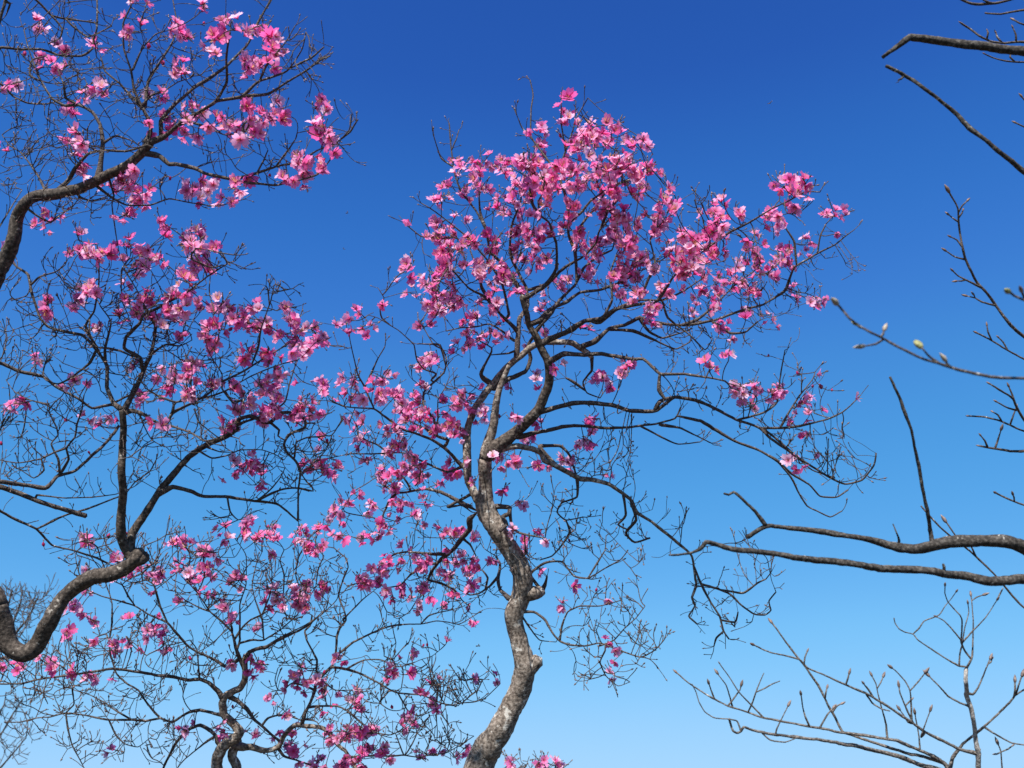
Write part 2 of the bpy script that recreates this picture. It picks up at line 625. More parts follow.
    def build_wood(self, rough):
        wood = self.chains(False); tw = self.chains(True)
        self.branch_obj = {}
        for li in sorted(wood):
            m = MB()
            for c in wood[li]:
                P = np.array([self.pos[k] for k in c]); R = np.array([self.rad[k] for k in c])
                if li:
                    R[0] = min(self.rad[c[0]] * .97, R[1] * 1.45)
                    for q_, f_ in ((1, 1.32), (2, 1.16), (3, 1.07)):
                        if q_ < len(R) - 1: R[q_] = min(R[q_] * f_, max(R[q_], self.rad[c[0]] * .95))
                px = R.max() / self.unit
                m.tube(P, R, 16 if px > 9 else 10 if px > 3 else 7, rough if px > 1.5 else 0)
            o = m.build('trunk' if li == 0 else 'branch', self.limb_mats[li] if li in self.limb_mats else self.mats[0] if R.max() / self.unit > 4.4 else self.mats[1], self.root, self.basep)
            self.branch_obj[li] = o
        for li in sorted(tw):
            m = MB()
            for c in tw[li]:
                P = np.array([self.pos[k] for k in c]); R = np.array([self.rad[k] for k in c])
                if len(R) > 1: R[0] = R[1]
                m.tube(P, R, 5 if R[1:].max() / self.unit > .8 else 4, 0)
            tag(m.build('twigs', self.mats[1], self.branch_obj.get(li, self.root), (0, 0, 0) if False else self.basep), kind='stuff')

    def end_buds(self, mat, big):
        ch = self.children()
        tips = [i for i in range(len(self.pos)) if not ch[i] and self.istwig[i]]
        if big is None:
            m = MB(); n = 0
            for i in tips:
                if self.r.random() < .75:
                    d = self.pos[i] - self.pos[self.par[i]]; d /= np.linalg.norm(d) + 1e-9
                    L = self.r.uniform(1.6, 3.0) * self.unit
                    m.blob(self.pos[i] - d * L * .2, self.pos[i] + d * L, L * .33, 4, ((0, .4), (.4, 1), (1, .1))); n += 1
            if n: tag(m.build('leaf_buds', mat, self.root, self.basep), kind='stuff')

    # swelling buds at the ends of traced shoots, each one a part
    def build_limb_buds(self):
        mats = {'b': M_BUD, 'p': M_BUDP, 'g': M_BUDG, 'r': M_BUDR}
        for k, code in self.limb_buds:
            L = float(code[1:]) * self.unit * self.r.uniform(.72, 1.0)
            p = self.pos[k]; q = self.pos[self.par[self.par[k]]]
            d = p - q; d /= np.linalg.norm(d)
            m = MB()
            m.blob(p - d * L * .12, p + d * L * 1.1, L * .24, 8, ((0, .45), (.12, .8), (.35, 1), (.62, .8), (.85, .42), (1, .06)))
            e = d + np.array((.35, -.1, .15)); e /= np.linalg.norm(e)      # a loosening bud scale
            m.blob(p + d * L * .05, p + e * L * .62, L * .13, 6)
            if code[0] == 'g':
                e = d + np.array((-.5, -.2, .1)); e /= np.linalg.norm(e)
                m.blob(p, p + e * L * .7, L * .2, 6)
            m.build('bud', mats[code[0]], self.root, self.basep)

    def build_flowers(self, fl, bl, fsize):
        r = self.r
        pos = np.array(self.pos)
        ctr = np.array(fl + bl).mean(0)
        items = []
        for q, p in enumerate(fl + bl):
            isb = q >= len(fl)
            k = int(np.argmin(((pos - p) ** 2).sum(1)))
            tdir = pos[k] - pos[self.par[k]]; tdir /= np.linalg.norm(tdir) + 1e-9
            out = (p - ctr); out /= np.linalg.norm(out) + 1e-9
            n = 1 if isb else r.choice(self.many)
            for j in range(n):
                ax = .35 * out + .30 * tdir + self.rng.normal(0, .62, 3) + np.array((0, -.22, .10))
                if isb: ax = ax * .4 + np.array((0, 0, .8))
                ax /= np.linalg.norm(ax)
                items.append((pos[k] + ax * .004 + self.rng.normal(0, 0.004 if n == 1 else .012, 3), ax, r.uniform(0, 6.28), fsize * r.uniform(.68, 1.08), isb))
        def show(it):
            x, y = w2px(it[0]); d = depth_of(it[0])
            return (0 if -8 < x < W + 8 and -8 < y < H + 8 else 1, d / it[3])
        items.sort(key=lambda t: (not t[4], show(t)))
        nf = 0
        rest = MB(); nrest = 0
        for (p, ax, spin, s, isb) in items:
            B = frame_from(ax, spin)
            vi = r.randrange(len(BVARS)) if isb else r.randrange(len(VARS))
            if isb or nf < 100:
                me = variant_mesh(('b' if isb else 'f', vi))
                o = bpy.data.objects.new('flower_bud' if isb else 'blossom', me)
                from mathutils import Matrix
                M = Matrix([[*(B[i] * s), (p - self.basep)[i]] for i in range(3)] + [[0, 0, 0, 1]])
                o.matrix_local = M
                o.parent = self.root
                COL.objects.link(o)
                nf += 0 if isb else 1
            else:
                V, F, C = VARS[vi]
                rest.add(V @ (B * s).T + p, F, np.clip(C * r.uniform(.85, 1.08), 0, .97)); nrest += 1
        if nrest:
            tag(rest.build('blossoms', M_PETAL, self.root, self.basep), kind='stuff')

# ------------------------------------------------------------------ survey of the central tree
MAIN_L = parse('''
16 7 ; 477,772,15 492,742,13.2 504,722,11.8 517,696,11.4 525,668,10.2 519,641,8.6 514,615,9.2 522,592,10.4 522,573,9.8 510,550,9.8 497,529,9.6 486,510,9.6 485.5,485,7 485,459,7
5.6 2.2 0.0 ; 485,459 489,440 494,422 496,402 501,384 509,366
7.6 2.4 -0.15 ; 484,458 496,448 511,436 531,418 541,405 548,384 548,363 541,348 536,336 529,324 526,312 522,296
4.8 2.8 0.2 ; 478,500 469,480 467,460 467,438 469,423 476,407 489,389 501,373 516,359 531,347 544,342 571,343 584,351 592,357
4 2.2 0.1 ; 494,388 509,379 526,371 531,358 528,346 533,337
3.6 1.6 0.25 ; 516,359 518,338 520,318 528,306 526,288 516,268
4.4 1.5 -0.2 ; 539,344 549,339 569,331 584,321 601,318 617,309 640,304 655,303
3.6 1.2 -0.35 ; 551,361 564,354 584,355 601,354 616,356 634,359 643,359 652,367 660,374 685,374 705,377 725,381 731,388
3.0 1.1 0.3 ; 579,346 596,340 609,329 624,325 640,318 652,322 682,325 712,321 740,311 762,305 780,294
3.2 1.1 -0.3 ; 541,411 559,407 574,403 591,403 614,405 630,410 655,411 668,402 675,397 695,400 712,407 737,420 760,428 770,438 790,452 810,465 827,476 845,484 862,480 874,465 876,453
2.8 1.3 0.1 ; 518,437 534,433 549,430 564,426 584,426 604,428 624,428 640,426 655,424 675,418 681,407
4.0 1.1 0.35 ; 491,451 516,446 534,449 541,453 544,461 556,466 569,473 581,479 592,480 610,485 630,499 637,512 652,522 667,534 680,545 692,556 696,584 692,597 695,606 689,616 697,624
1.8 0.9 ; 694,566 701,584 711,602 720,617 724,631 729,639
1.5 0.8 ; 703,584 718,589 730,594 741,605 754,614 765,615 771,610 769,601 776,592
1.4 0.7 ; 720,588 743,593 758,583 766,579
1.2 0.6 ; 722,619 735,622 738,612
1.2 0.6 ; 724,631 716,638 714,646
2.2 0.9 0.1 ; 678,415 700,421 715,430 737,442 755,448 777,461 792,479 800,495 807,506 817,511 830,517 842,511
1.8 0.8 ; 760,449 777,461 792,474 810,485 820,496 837,497 848,490
2.0 0.8 ; 660,425 680,428 695,435 711,443
1.2 0.6 ; 640,427 657,435 677,444 700,442
1.8 0.7 ; 760,428 780,428 800,426 825,420 842,412 852,404 858,398
1.3 0.6 ; 737,420 765,412 777,402 780,378 785,350
1.2 0.6 ; 780,428 790,410 800,395 812,380 815,372
1.5 0.8 ; 760,428 775,438 795,455 812,470 835,478
2.2 1.0 ; 655,411 660,402 672,397
2.4 1.0 ; 660,374 659,390 666,400
1.6 0.7 ; 590,357 592,370 583,382 587,393 600,398
2.0 0.8 ; 586,392 575,383 566,378
2.6 1.0 ; 556,465 540,446 560,446 569,455 576,474
1.8 0.8 ; 577,480 577,497 562,503 557,512 566,520 583,517
1.6 0.7 ; 566,520 570,532 562,545 552,556 540,560
2.0 0.9 ; 630,499 636,520 626,533 635,542 650,538
1.6 0.8 ; 622,494 626,515 618,525 628,530
2.4 1.1 -0.2 ; 546,285 564,268 584,256 596,243 599,231 612,216
3.0 1.2 0.15 ; 529,324 541,320 549,310 564,303 579,293 600,290 625,280 640,270
2.6 1.1 0.3 ; 533,333 545,320 560,300 574,286 584,268 596,258 612,250
2.6 1.0 -0.2 ; 522,298 546,285 556,268 556,243 549,223 541,216 538,202
2.2 0.9 ; 577,284 575,253 569,236 569,223 581,213 591,201 609,188 634,178 652,170
1.8 0.8 ; 575,253 581,226 596,207 606,192
2.4 0.8 0.2 ; 528,305 516,283 506,266 491,253 486,231 476,211 461,191 454,171 451,146 449,123
0.9 0.5 ; 453,168 441,158 433,134
0.8 0.5 ; 452,150 456,140 459,130
2.2 0.8 -0.2 ; 516,333 509,322 496,309 484,296 469,288 451,268 446,261
1.8 0.8 -0.15 ; 509,314 501,281 484,256 466,236 444,218 430,208 421,203
1.4 0.7 ; 466,246 456,238 438,238 421,236 404,223
1.8 0.7 ; 491,302 481,286 476,266 470,250
1.6 0.6 ; 486,231 480,212 479,196
1.8 0.8 ; 516,268 510,250 512,225 520,205 522,190
1.5 0.6 ; 556,170 564,156 574,126 576,101
1.8 0.7 ; 569,223 566,200 558,176 541,151 531,136 531,111 533,96 530,80
1.0 0.5 ; 564,150 561,121 561,98
0.8 0.5 ; 574,120 582,108 588,98
0.8 0.5 ; 534,140 522,128 518,118
1.8 0.8 ; 541,216 533,205 530,190 535,172
2.0 0.9 -0.1 ; 599,231 606,214 602,196 596,178 597,160
2.4 0.9 ; 592,319 600,322 620,307 640,300 662,300 682,292 700,280
1.8 0.7 ; 655,303 662,295 675,275 690,262 705,250
1.6 0.7 ; 705,250 725,235 750,222 775,207 790,200 806,192 820,192
1.8 0.6 ; 770,302 785,290 795,267 815,255 835,245 846,236 854,230
1.3 0.6 ; 795,264 794,242 785,227
1.0 0.6 ; 818,254 820,236 826,224
1.6 0.7 ; 682,325 700,318 720,300 735,285 755,270
2.0 0.8 ; 609,329 632,331 655,340 675,349 690,342
1.6 0.7 ; 640,318 650,332 663,338 690,330
1.6 0.7 ; 600,322 612,300 610,275 616,255
1.8 0.7 ; 640,300 648,280 655,262 650,240
1.5 0.7 ; 662,300 668,318 690,335 705,350 712,340
1.6 0.7 ; 712,321 730,333 745,332 757,322
1.6 0.8 0.2 ; 514,340 501,330 489,324 476,327 459,328 446,331
1.2 0.6 ; 516,350 509,353 491,355
2.6 1.6 ; 492,385 484,378 481,374 484,366
1.2 0.5 ; 484,366 490,355 492,348 478,340
1.8 0.6 0.3 ; 448,507 462,505 472,512 480,512
2.8 0.9 0.25 ; 480,513 462,503 450,496 440,492 425,489 416,490 405,492 395,492 382,484 375,476
1.6 0.6 ; 412,490 408,484 404,478 398,470
1.6 0.6 ; 398,491 390,500 383,515 378,540
2.4 0.8 -0.25 ; 467,468 458,462 450,453 444,447 432,440 415,433 404,430 392,422 383,415 374,409 358,408 343,406 330,400
1.4 0.6 ; 374,409 366,390 358,375 354,358 351,345
1.2 0.5 ; 366,388 372,372 378,358 385,346
2.0 0.6 ; 444,447 448,440 437,436 424,428 412,422 400,410
1.8 0.6 0.2 ; 437,436 434,420 424,406 424,392 434,382 444,372 447,360 443,350 434,345 425,330 420,322
1.5 0.5 ; 444,366 440,345 428,344 417,344
1.5 0.5 -0.2 ; 431,380 436,374 424,369 417,360 414,345 405,336 398,330 388,324 378,318 368,315
1.0 0.4 ; 392,326 382,318 380,308 384,298 378,288
1.0 0.4 ; 436,436 438,415 438,400 445,388 449,378
1.6 0.5 ; 462,468 448,472 436,468 420,460 404,453 388,453 372,454 350,454 330,458 310,460
1.1 0.4 ; 388,453 378,445 365,440
4.0 1.4 0.3 ; 477,514 470,519 470,529 462,538 455,548 449,554 440,560 431,572 427,584 423,594
2.2 0.8 ; 447,556 438,554 425,553 408,552 396,554 384,560
1.8 0.7 ; 438,562 425,565 410,575 400,585 385,588
1.4 0.6 ; 427,580 440,583 455,590 462,600 470,607
1.4 0.6 ; 462,538 470,545 476,556
3.0 2.6 -0.1 ; 490,508 500,507 510,508 509,514 503,516 506,524 500,531
1.8 0.7 ; 509,512 512,525 518,532 528,535 545,538
3.2 1.4 0.2 ; 508,598 500,590 498,578 500,564 496,556
1.3 0.6 ; 500,577 490,586 480,593 470,595 460,590
1.2 0.5 ; 484,590 488,578 482,570 476,572
7 3.4 0 ; 523,594 534,593 542,591
2 0.9 -0.05 ; 541,591 545,585 547,576
8 5.5 0 ; 524,672 533,664 539,660
1.8 0.7 -0.3 ; 541,589 530,575 545,563 562,562 574,576 588,578 605,568 620,560 628,550
1.2 0.5 ; 588,578 596,565 605,550 606,536
1.8 0.8 -0.3 ; 520,612 534,612 545,620 553,633 560,641 570,645 585,646 600,643 618,650 640,657 655,650 664,640
1.2 0.6 ; 560,641 562,625 568,612 580,606 600,606 622,600
1.2 0.6 ; 600,646 614,640 625,628 636,618 645,606
1.1 0.5 ; 605,650 600,662 606,676 618,686 630,682
1.4 0.6 ; 522,616 530,628 540,640 556,642
''')
MAIN_F = parse_pts('''571,97 568,125 594,122 533,133 464,168 479,166 475,176 493,168 450,186 484,190 465,197 436,202 413,221 463,220 494,213 509,216 441,238 451,236 434,238 445,248 506,168 506,176
524,163 534,158 546,158 559,166 524,173 539,168 534,181 546,178 559,181 569,181 521,183 529,191 559,191 509,193 516,201 536,201 544,193 574,143 581,136 579,151 596,137 611,132 609,141 624,143 634,140
621,153 579,161 584,171 576,178 599,171 599,178 621,163 631,168 621,176 614,181 616,191 631,196 591,191 581,191 604,206 594,213 611,208 621,211 621,223 571,212 534,216 544,206 509,228 521,231 534,233
546,231 561,236 576,233 576,241 474,241 494,241 499,251 476,246 519,248 529,246 519,258 536,260 546,261 451,258 456,263 464,251 444,258 466,268 449,273 456,278 481,266 484,273 494,268 509,278 563,281
589,256 604,246 614,241 631,243 616,268 619,278 629,268 601,266 591,278 636,258 409,261 411,268 401,278 399,283 434,285 408,272 625,165 615,175 632,171 657,170 650,169 632,195 617,192 620,211 605,210
622,224 647,216 659,220 660,229 657,232 664,197 674,207 704,211 724,206 737,215 682,234 717,227 720,237 717,245 712,252 700,242 692,246 685,251 677,260 695,260 632,244 612,244 640,262 619,267 627,272
620,280 654,274 645,290 637,292 665,297 657,295 680,267 692,270 680,280 707,277 717,275 730,277 732,285 717,285 702,292 692,310 712,310 747,242 761,244 752,265 762,265 775,262 782,260 765,277 752,280
775,270 777,252 750,292 745,312 745,320 767,316 720,327 652,317 655,327 795,300 811,302 817,301 807,245 781,219 772,224 777,232 796,214 787,190 797,191 790,197 810,190 827,217 835,214 845,217 837,232
804,186 783,184 730,360 710,367 731,387 742,391 742,402 760,394 780,394 771,399 754,409 814,375 811,401 800,407 810,412 809,404 857,399 809,434 815,454 800,465 789,421 630,369 409,293 416,300 424,308
434,303 441,310 446,300 434,293 451,308 464,303 441,295 480,305 495,302 473,318 471,328 469,335 476,333 501,324 494,333 489,340 501,338 483,348 461,348 466,350 454,349 430,328 509,290 528,345 534,375
536,384 559,369 544,335 539,310 561,290 585,330 429,363 434,359 415,369 423,367 424,383 386,380 396,395 416,405 409,413 399,410 406,423 416,418 429,413 391,433 396,436 421,423 426,428 439,433 464,403
459,398 469,405 481,390 485,413 454,428 461,430 446,428 511,385 514,418 604,380 599,375 611,384 626,370 624,375 594,420 584,440 591,435 579,444 534,438 524,440 541,424 501,460 496,458 516,463 506,463
534,467 544,467 569,463 564,460 416,458 403,465 409,473 421,475 446,473 451,473 395,448 360,311 337,326 351,322 354,331 365,327 371,327 363,331 384,308 339,384 357,377 359,395 387,380 335,406 324,395
322,341 373,389 378,401 385,396 398,395 401,401 395,412 414,402 417,412 410,419 391,429 357,425 429,414 444,403 468,406 485,416 453,425 356,426 357,431 361,442 369,433 372,439 327,444 391,431 397,446
391,456 365,462 417,457 397,467 404,465 412,471 380,478 393,484 402,480 389,491 423,476 425,480 442,486 449,472 455,472 417,494 402,504 412,504 423,505 416,517 402,517 369,510 387,512 348,501 352,493
333,514 329,521 335,532 339,536 327,527 324,546 371,534 376,532 382,527 386,525 393,527 382,536 389,532 363,545 408,544 417,553 459,532 449,536 474,538 449,549 459,549 468,559 476,561 401,559 504,489
449,431 461,435 462,459 475,482 490,559 522,497 517,525 512,536 526,547 547,530 546,541 540,570 490,560 572,589 564,606 610,599 610,480 502,460 517,464 540,466 567,462 585,444 387,559 401,561 378,571
384,571 412,570 419,563 451,561 449,571 459,565 451,574 468,561 476,567 359,584 365,586 374,587 378,586 389,591 392,599 405,587 431,590 427,597 421,587 417,602 443,599 454,594 471,582 480,584 467,608
607,645 619,657 610,673''')
MAIN_B = parse_pts('563,138 597,250 769,356 799,376 810,388 823,392 832,390 592,591 574,545 406,444 444,404 502,420 764,292')
# clusters are denser than single marks: neighbours in the thick of the crown
rr = random.Random(3)
dense = [p for p in MAIN_F if (430 < p[0] < 790 and p[1] < 330 and rr.random() < 1.0) or (330 < p[0] < 480 and 360 < p[1] < 610 and rr.random() < .5) or (p[0] > 640 and rr.random() < .5)]
MAIN_F += [(x + rr.gauss(0, 6.5), y + rr.gauss(0, 6.5)) for x, y in dense] + [(x + rr.gauss(0, 8), y + rr.gauss(0, 7)) for x, y in dense if x > 430 and y < 330 and rr.random() < .8]
MAIN_BARE = [(560, 310, 60, 30, 20), (700, 300, 90, 45, 50), (640, 260, 50, 50, 24), (760, 300, 60, 50, 20), (620, 390, 60, 40, 26), (700, 345, 40, 30, 26), (605, 462, 35, 22, 30), (720, 400, 50, 20, 18),
             (815, 440, 45, 40, 26), (848, 475, 26, 25, 14), (770, 400, 50, 40, 14), (730, 585, 50, 50, 30), (650, 530, 40, 35, 22), (600, 560, 50, 45, 30), (610, 640, 55, 45, 60), (570, 520, 40, 40, 22),
             (440, 380, 40, 40, 20), (470, 270, 50, 60, 20), (540, 240, 50, 40, 24), (430, 600, 50, 30, 36), (390, 480, 50, 50, 26), (350, 440, 30, 40, 16), (520, 540, 25, 50, 16), (440, 530, 30, 40, 8),
             (700, 200, 30, 15, 9), (830, 260, 30, 30, 14), (440, 560, 50, 30, 16), (470, 600, 30, 15, 10)]
Tree('flowering_tree', 'tallest pink azalea tree with a bent mottled trunk rising in the middle', 'azalea tree', 3.8, MAIN_L, (-0.45, 0.15), MAIN_F, MAIN_B, MAIN_BARE,
     'pink flowering azalea trees', seed=11, many=(1, 1, 2, 2, 3), fsize=.84, limb_mats={2: M_BARKD})

# ------------------------------------------------------------------ upper left tree: its bough enters from the left edge
B_L = parse('''
8.5 7.2 ; -70,430 -45,370 -22,320 -2,275
7.2 4.3 -0.1 ; -2,275 7,257 14,239 17,218 26,203 37,196 56,194 79,188 105,177 127,166 142,152 150,143
3.0 1.2 0.15 ; 144,151 150,143 161,136 161,122 174,105 192,90 200,84 225,67 247,45 257,24 270,1 272,-8
3.0 1.1 -0.2 ; 150,143 164,137 180,124 195,114 215,102 227,82 226,60 230,32
2.2 0.8 ; 215,102 242,97 268,94 287,82 303,73 320,60 330,56
1.6 0.6 ; 242,97 260,81 287,71 302,49 306,32
1.2 0.5 ; 289,70 311,58 324,47
1.3 0.6 ; 260,81 266,66 285,43 295,26
2.8 1.0 ; 146,141 148,139 151,127 144,111 129,94 118,82 105,71 101,58
2.2 0.8 ; 145,105 148,82 159,64 172,43 177,24 172,-4
1.8 0.7 ; 142,110 134,90 131,71 124,49 123,24 131,6 134,-6
1.5 0.6 ; 133,69 142,49 156,34 170,30
1.2 0.5 ; 143,105 152,95 165,90 178,82 190,78
3.2 0.8 -0.25 ; 142,154 159,156 169,164 176,164 195,168 206,174 232,179 251,183 277,185 303,179 318,174 330,160
1.8 0.6 -0.2 ; 234,178 257,173 279,166 300,161 318,150 337,142 349,130 352,114
1.2 0.5 ; 277,166 288,150 296,138
1.0 0.4 ; 258,174 264,160 268,150
1.2 0.5 ; 340,140 350,132 356,122
1.6 0.6 0.2 ; 97,186 111,197 127,205 150,205 169,199 192,203 217,206 245,199
1.4 0.5 ; 80,197 92,201 105,197 115,192
1.6 0.6 ; 176,124 190,122 210,128 225,135 245,132
3.6 0.7 0.2 ; 97,181 99,172 101,158 103,141 100,124 92,112 79,105 64,105 52,99 41,81 33,62 28,47 24,30
2.4 1.2 -0.2 ; 52,195 69,179 77,166 88,154 103,150 127,151 148,145
1.7 0.7 0.25 ; 45,190 38,176 30,164 20,152 9,145 2,135
1.4 0.6 ; 103,145 115,136 130,140 140,146
1.6 0.6 ; 79,105 66,98 64,85 58,70
1.4 0.5 ; 41,81 30,75 32,60 50,55
2.2 0.9 0.5 ; -40,360 -25,200 -12,60 0,48 19,50 41,49 60,55 82,56 92,49 94,39 97,28 97,0
1.8 0.6 0.4 ; -24,190 -10,100 0,84 13,96 28,103 47,104 60,100
1.8 0.7 0.3 ; -12,60 10,-10 36,0 51,15 66,19 96,23
1.4 0.6 ; 66,19 75,28 88,37 112,26
1.2 0.5 ; 52,15 62,28 60,38 48,44
1.2 0.5 ; 10,4 6,15 0,22
1.6 0.6 0.3 ; -14,240 0,226 12,206 22,190
1.4 0.5 ; 25,205 36,215 50,222 62,214 72,206
1.3 0.5 ; 110,182 114,196 112,205 116,235 120,257
''')
B_F = parse_pts('''38,23 43,27 65,48 58,50 45,59 49,65 62,64 4,83 12,87 100,42 101,48 90,88 101,90 105,96 82,98 70,103 127,4 138,4 125,20 135,28 133,33 172,33 182,36 179,69 181,75 182,64 160,93 162,98
74,133 80,139 187,105 144,127 169,124 171,131 198,6 203,10 181,37 186,40 223,23 230,26 240,33 212,40 217,41 213,52 262,34 272,37 267,49 282,52 255,62 270,62 273,66 258,66 247,72 251,77 193,106 200,109
252,109 255,112 274,101 275,109 281,116 279,122 270,127 258,120 223,122 230,127 238,126 225,133 234,137 253,129 257,137 208,129 200,135 187,135 187,122 245,139 315,109 326,111 315,120 317,126 328,135 324,131
4,151 3,192 75,134 81,141 88,145 82,167 87,175 78,159 107,187 113,186 122,186 129,181 127,188 139,194 142,197 137,199 129,175 43,228 38,228 51,224 56,219 122,213 130,214 188,188 200,182 211,184 197,194
193,192 200,199 188,186 204,181 223,197 224,202 246,182 243,187 288,176 287,180 300,154 303,158 300,164 302,171 306,180 315,158 324,166 322,171 326,134 324,141 333,152''')
B_B = parse_pts('202,25 22,59 167,64 148,50 268,180 70,210 169,179')
B_BARE = [(60, 120, 60, 70, 90), (30, 170, 30, 40, 40), (60, 40, 60, 40, 50), (130, 60, 40, 50, 40), (170, 90, 40, 50, 36), (220, 90, 60, 40, 40), (300, 60, 25, 25, 26), (250, 160, 50, 12, 22),
          (340, 135, 14, 22, 12), (70, 210, 50, 14, 26), (15, 80, 16, 50, 24), (150, 190, 40, 12, 10), (120, 130, 40, 30, 24), (260, 20, 12, 20, 6)]
rr = random.Random(5)
B_F += [(x + rr.gauss(0, 5), y + rr.gauss(0, 5)) for x, y in B_F if rr.random() < .22]
Tree('flowering_tree', 'pink azalea tree whose thick bough bends in from the upper left edge', 'azalea tree', 3.3, B_L, (-0.25, 0.1), B_F, B_B, B_BARE,
     'pink flowering azalea trees', mats=(M_BARKD, M_TWIG), seed=22, tip_px=.36, fsize=.82)

# ------------------------------------------------------------------ middle left tree: dark twisted trunk dipping in at the lower left
C_L = parse('''
12 9.8 ; -120,760 -95,690 -62,610 -35,585 -12,590 -3,606
9.8 6.6 0.0 ; -3,606 3,628 10,646 24,654 38,644 46,628 54,613 63,598 76,586 92,578 110,574 125,568 136,559 140,551
6 4 0.05 ; 134,562 142,558 147,556
5.4 3.2 -0.1 ; 131,556 125,546 121,535 122,510 123,490 121,470 122,450 123,430 122,410
4.6 2.4 0.2 ; 133,555 131,545 133,532 150,506 161,489 172,476 187,459 198,450 213,442 227,436 238,428
2.6 1.4 -0.1 ; 233,432 240,419 252,416 262,421 270,422 281,413 296,413 305,420 305,427 297,431 288,435 284,444 287,452 296,461 300,472 298,491 298,512 298,520
1.4 0.6 ; 270,421 279,430 278,436 284,440
1.2 0.6 ; 287,452 294,458 296,442
3.0 1.2 0.15 ; 158,493 172,487 191,491 202,496 227,497 257,501 277,504 288,512 298,521
1.6 0.8 ; 258,500 270,494 283,489 298,488 313,491 311,485 307,482 300,472
1.0 0.4 ; 258,501 270,490 280,478 285,468
3.4 1.6 0.1 ; 122,412 129,400 139,382 144,369 150,357 154,341 156,326 160,314
2.6 0.9 -0.1 ; 141,372 140,358 130,352 124,348 126,337 139,324 144,314 159,307 187,292 205,278 227,264
2.6 1.6 0.2 ; 121,410 114,404 112,400 107,387 107,366 101,356 92,344 82,335 62,331 47,326 39,316 32,292 28,275 17,267 8,258
1.7 0.8 ; 101,356 96,346 86,326 94,312 96,301 99,282 99,260 97,245
1.5 0.7 ; 107,362 105,348 111,322 101,307 97,300
1.4 0.7 ; 105,348 120,351 132,356 141,358
1.7 0.8 ; 95,352 90,363 71,378 58,384 48,381
2.6 0.8 -0.25 ; 122,412 132,411 142,414 156,422 167,425 180,429 193,434 204,441 219,438
2.0 0.7 ; 166,424 172,413 187,406 195,402 208,394 215,388 221,382 242,372 260,361 288,344 300,330
1.6 0.6 0.2 ; 172,413 176,402 208,397 225,391 251,376 270,368 285,363 298,360
1.4 0.6 ; 232,402 222,389 222,374 213,360 206,346
1.5 0.5 ; 251,368 258,348 261,329 270,303 274,286 276,284
0.9 0.4 ; 269,305 268,290 266,286
1.6 0.6 0.2 ; 236,425 250,420 270,412 285,402 290,382 294,369 300,355
3.4 2.6 0.3 ; -63,612 -40,540 -15,492 0,487 19,493 37,501 56,507 74,512 86,516
3.2 1.6 0.5 ; -40,545 -20,485 0,482 19,484 45,488 58,476 75,471 94,454 105,444 114,434 119,426
1.6 0.9 ; 58,476 62,471 69,459 67,448 75,437 77,424 82,409 84,395
1.3 0.7 ; 58,474 58,459 51,444 58,435 56,426 49,411 55,402 62,396
1.2 0.6 ; 67,448 55,452 41,459 19,463 0,460
2.4 1.2 0.35 ; -30,560 -12,505 0,511 15,519 36,529 52,545 75,551 94,557 109,564
1.5 0.8 ; 36,528 52,521 69,514 90,508 110,500 125,494 135,482 150,471 156,460
1.1 0.6 ; 37,495 66,498 94,497 116,494 135,486 150,474
3.6 1.8 0.3 ; -62,500 -40,400 -20,362 0,363 19,371 43,377 56,387 79,399 92,408 110,405 122,409
1.2 0.5 ; 110,407 128,396 150,391 175,384
1.3 0.5 ; 156,326 148,312 142,300 134,285
1.2 0.5 ; 150,352 165,345 180,346 192,340
1.2 0.5 ; 30,285 40,277 55,272 65,265
1.1 0.5 ; 122,268 122,300 128,315 132,330
1.2 0.5 ; 176,400 160,397 148,390
1.0 0.4 ; 140,416 146,430 152,440 165,447 178,445 188,452
1.0 0.4 0.1 ; 206,447 220,452 236,452 245,446
1.1 0.5 0.1 ; 198,452 212,458 228,455 240,450 262,450 276,455 284,460
1.3 0.5 0.2 ; 48,405 30,400 15,392 6,380
1.0 0.4 ; 44,470 34,478 20,470 8,476
1.0 0.4 ; 226,499 230,512 238,520 248,515
''')
C_F = parse_pts('''6,252 78,234 81,250 82,257 75,254 86,256 97,259 102,256 125,250 141,250 144,254 131,265 139,265 148,269 159,257 159,221 166,239 187,235 188,244 188,233 189,241 193,246 200,246 202,252 213,246 196,264 202,269
181,271 76,303 81,300 71,309 88,292 94,294 82,291 47,313 35,357 34,361 99,331 103,335 116,318 124,294 127,299 139,309 148,301 150,296 137,314 144,307 135,267 148,270 155,262 181,277 176,290 172,297 187,299
161,318 163,324 156,316 169,312 178,316 178,309 179,322 133,367 86,386 72,385 17,401 24,400 165,376 176,380 174,387 184,380 167,387 187,389 188,367 144,399 182,277 198,266 204,269 179,311 180,318 187,297
202,304 219,311 223,309 219,314 204,329 208,337 206,339 213,331 200,335 217,324 227,327 236,312 236,316 250,311 253,310 242,322 244,326 253,326 251,328 260,325 266,326 281,312 290,320 292,324 290,329 279,337
285,337 294,333 309,329 307,333 313,331 318,342 315,346 311,350 322,341 298,352 296,357 294,346 270,356 268,358 279,357 248,357 247,352 191,367 193,365 184,333 182,382 191,389 206,387 228,382 237,387
267,386 265,391 274,380 298,382 319,387 243,401 251,401 275,401 189,392 243,402 253,406 262,412 273,405 275,400 258,416 262,422 234,412 234,418 230,426 234,429 230,437 288,411 290,418 296,413 305,407
311,409 302,399 307,414 257,461 238,470 232,466 243,468 262,467 260,481 258,484 315,467 322,469 311,468 330,471 335,469 88,421 102,425 114,420 157,427 161,427 142,405''')
C_B = parse_pts('193,288 216,380 67,420 89,457 2,446 326,445 229,334')
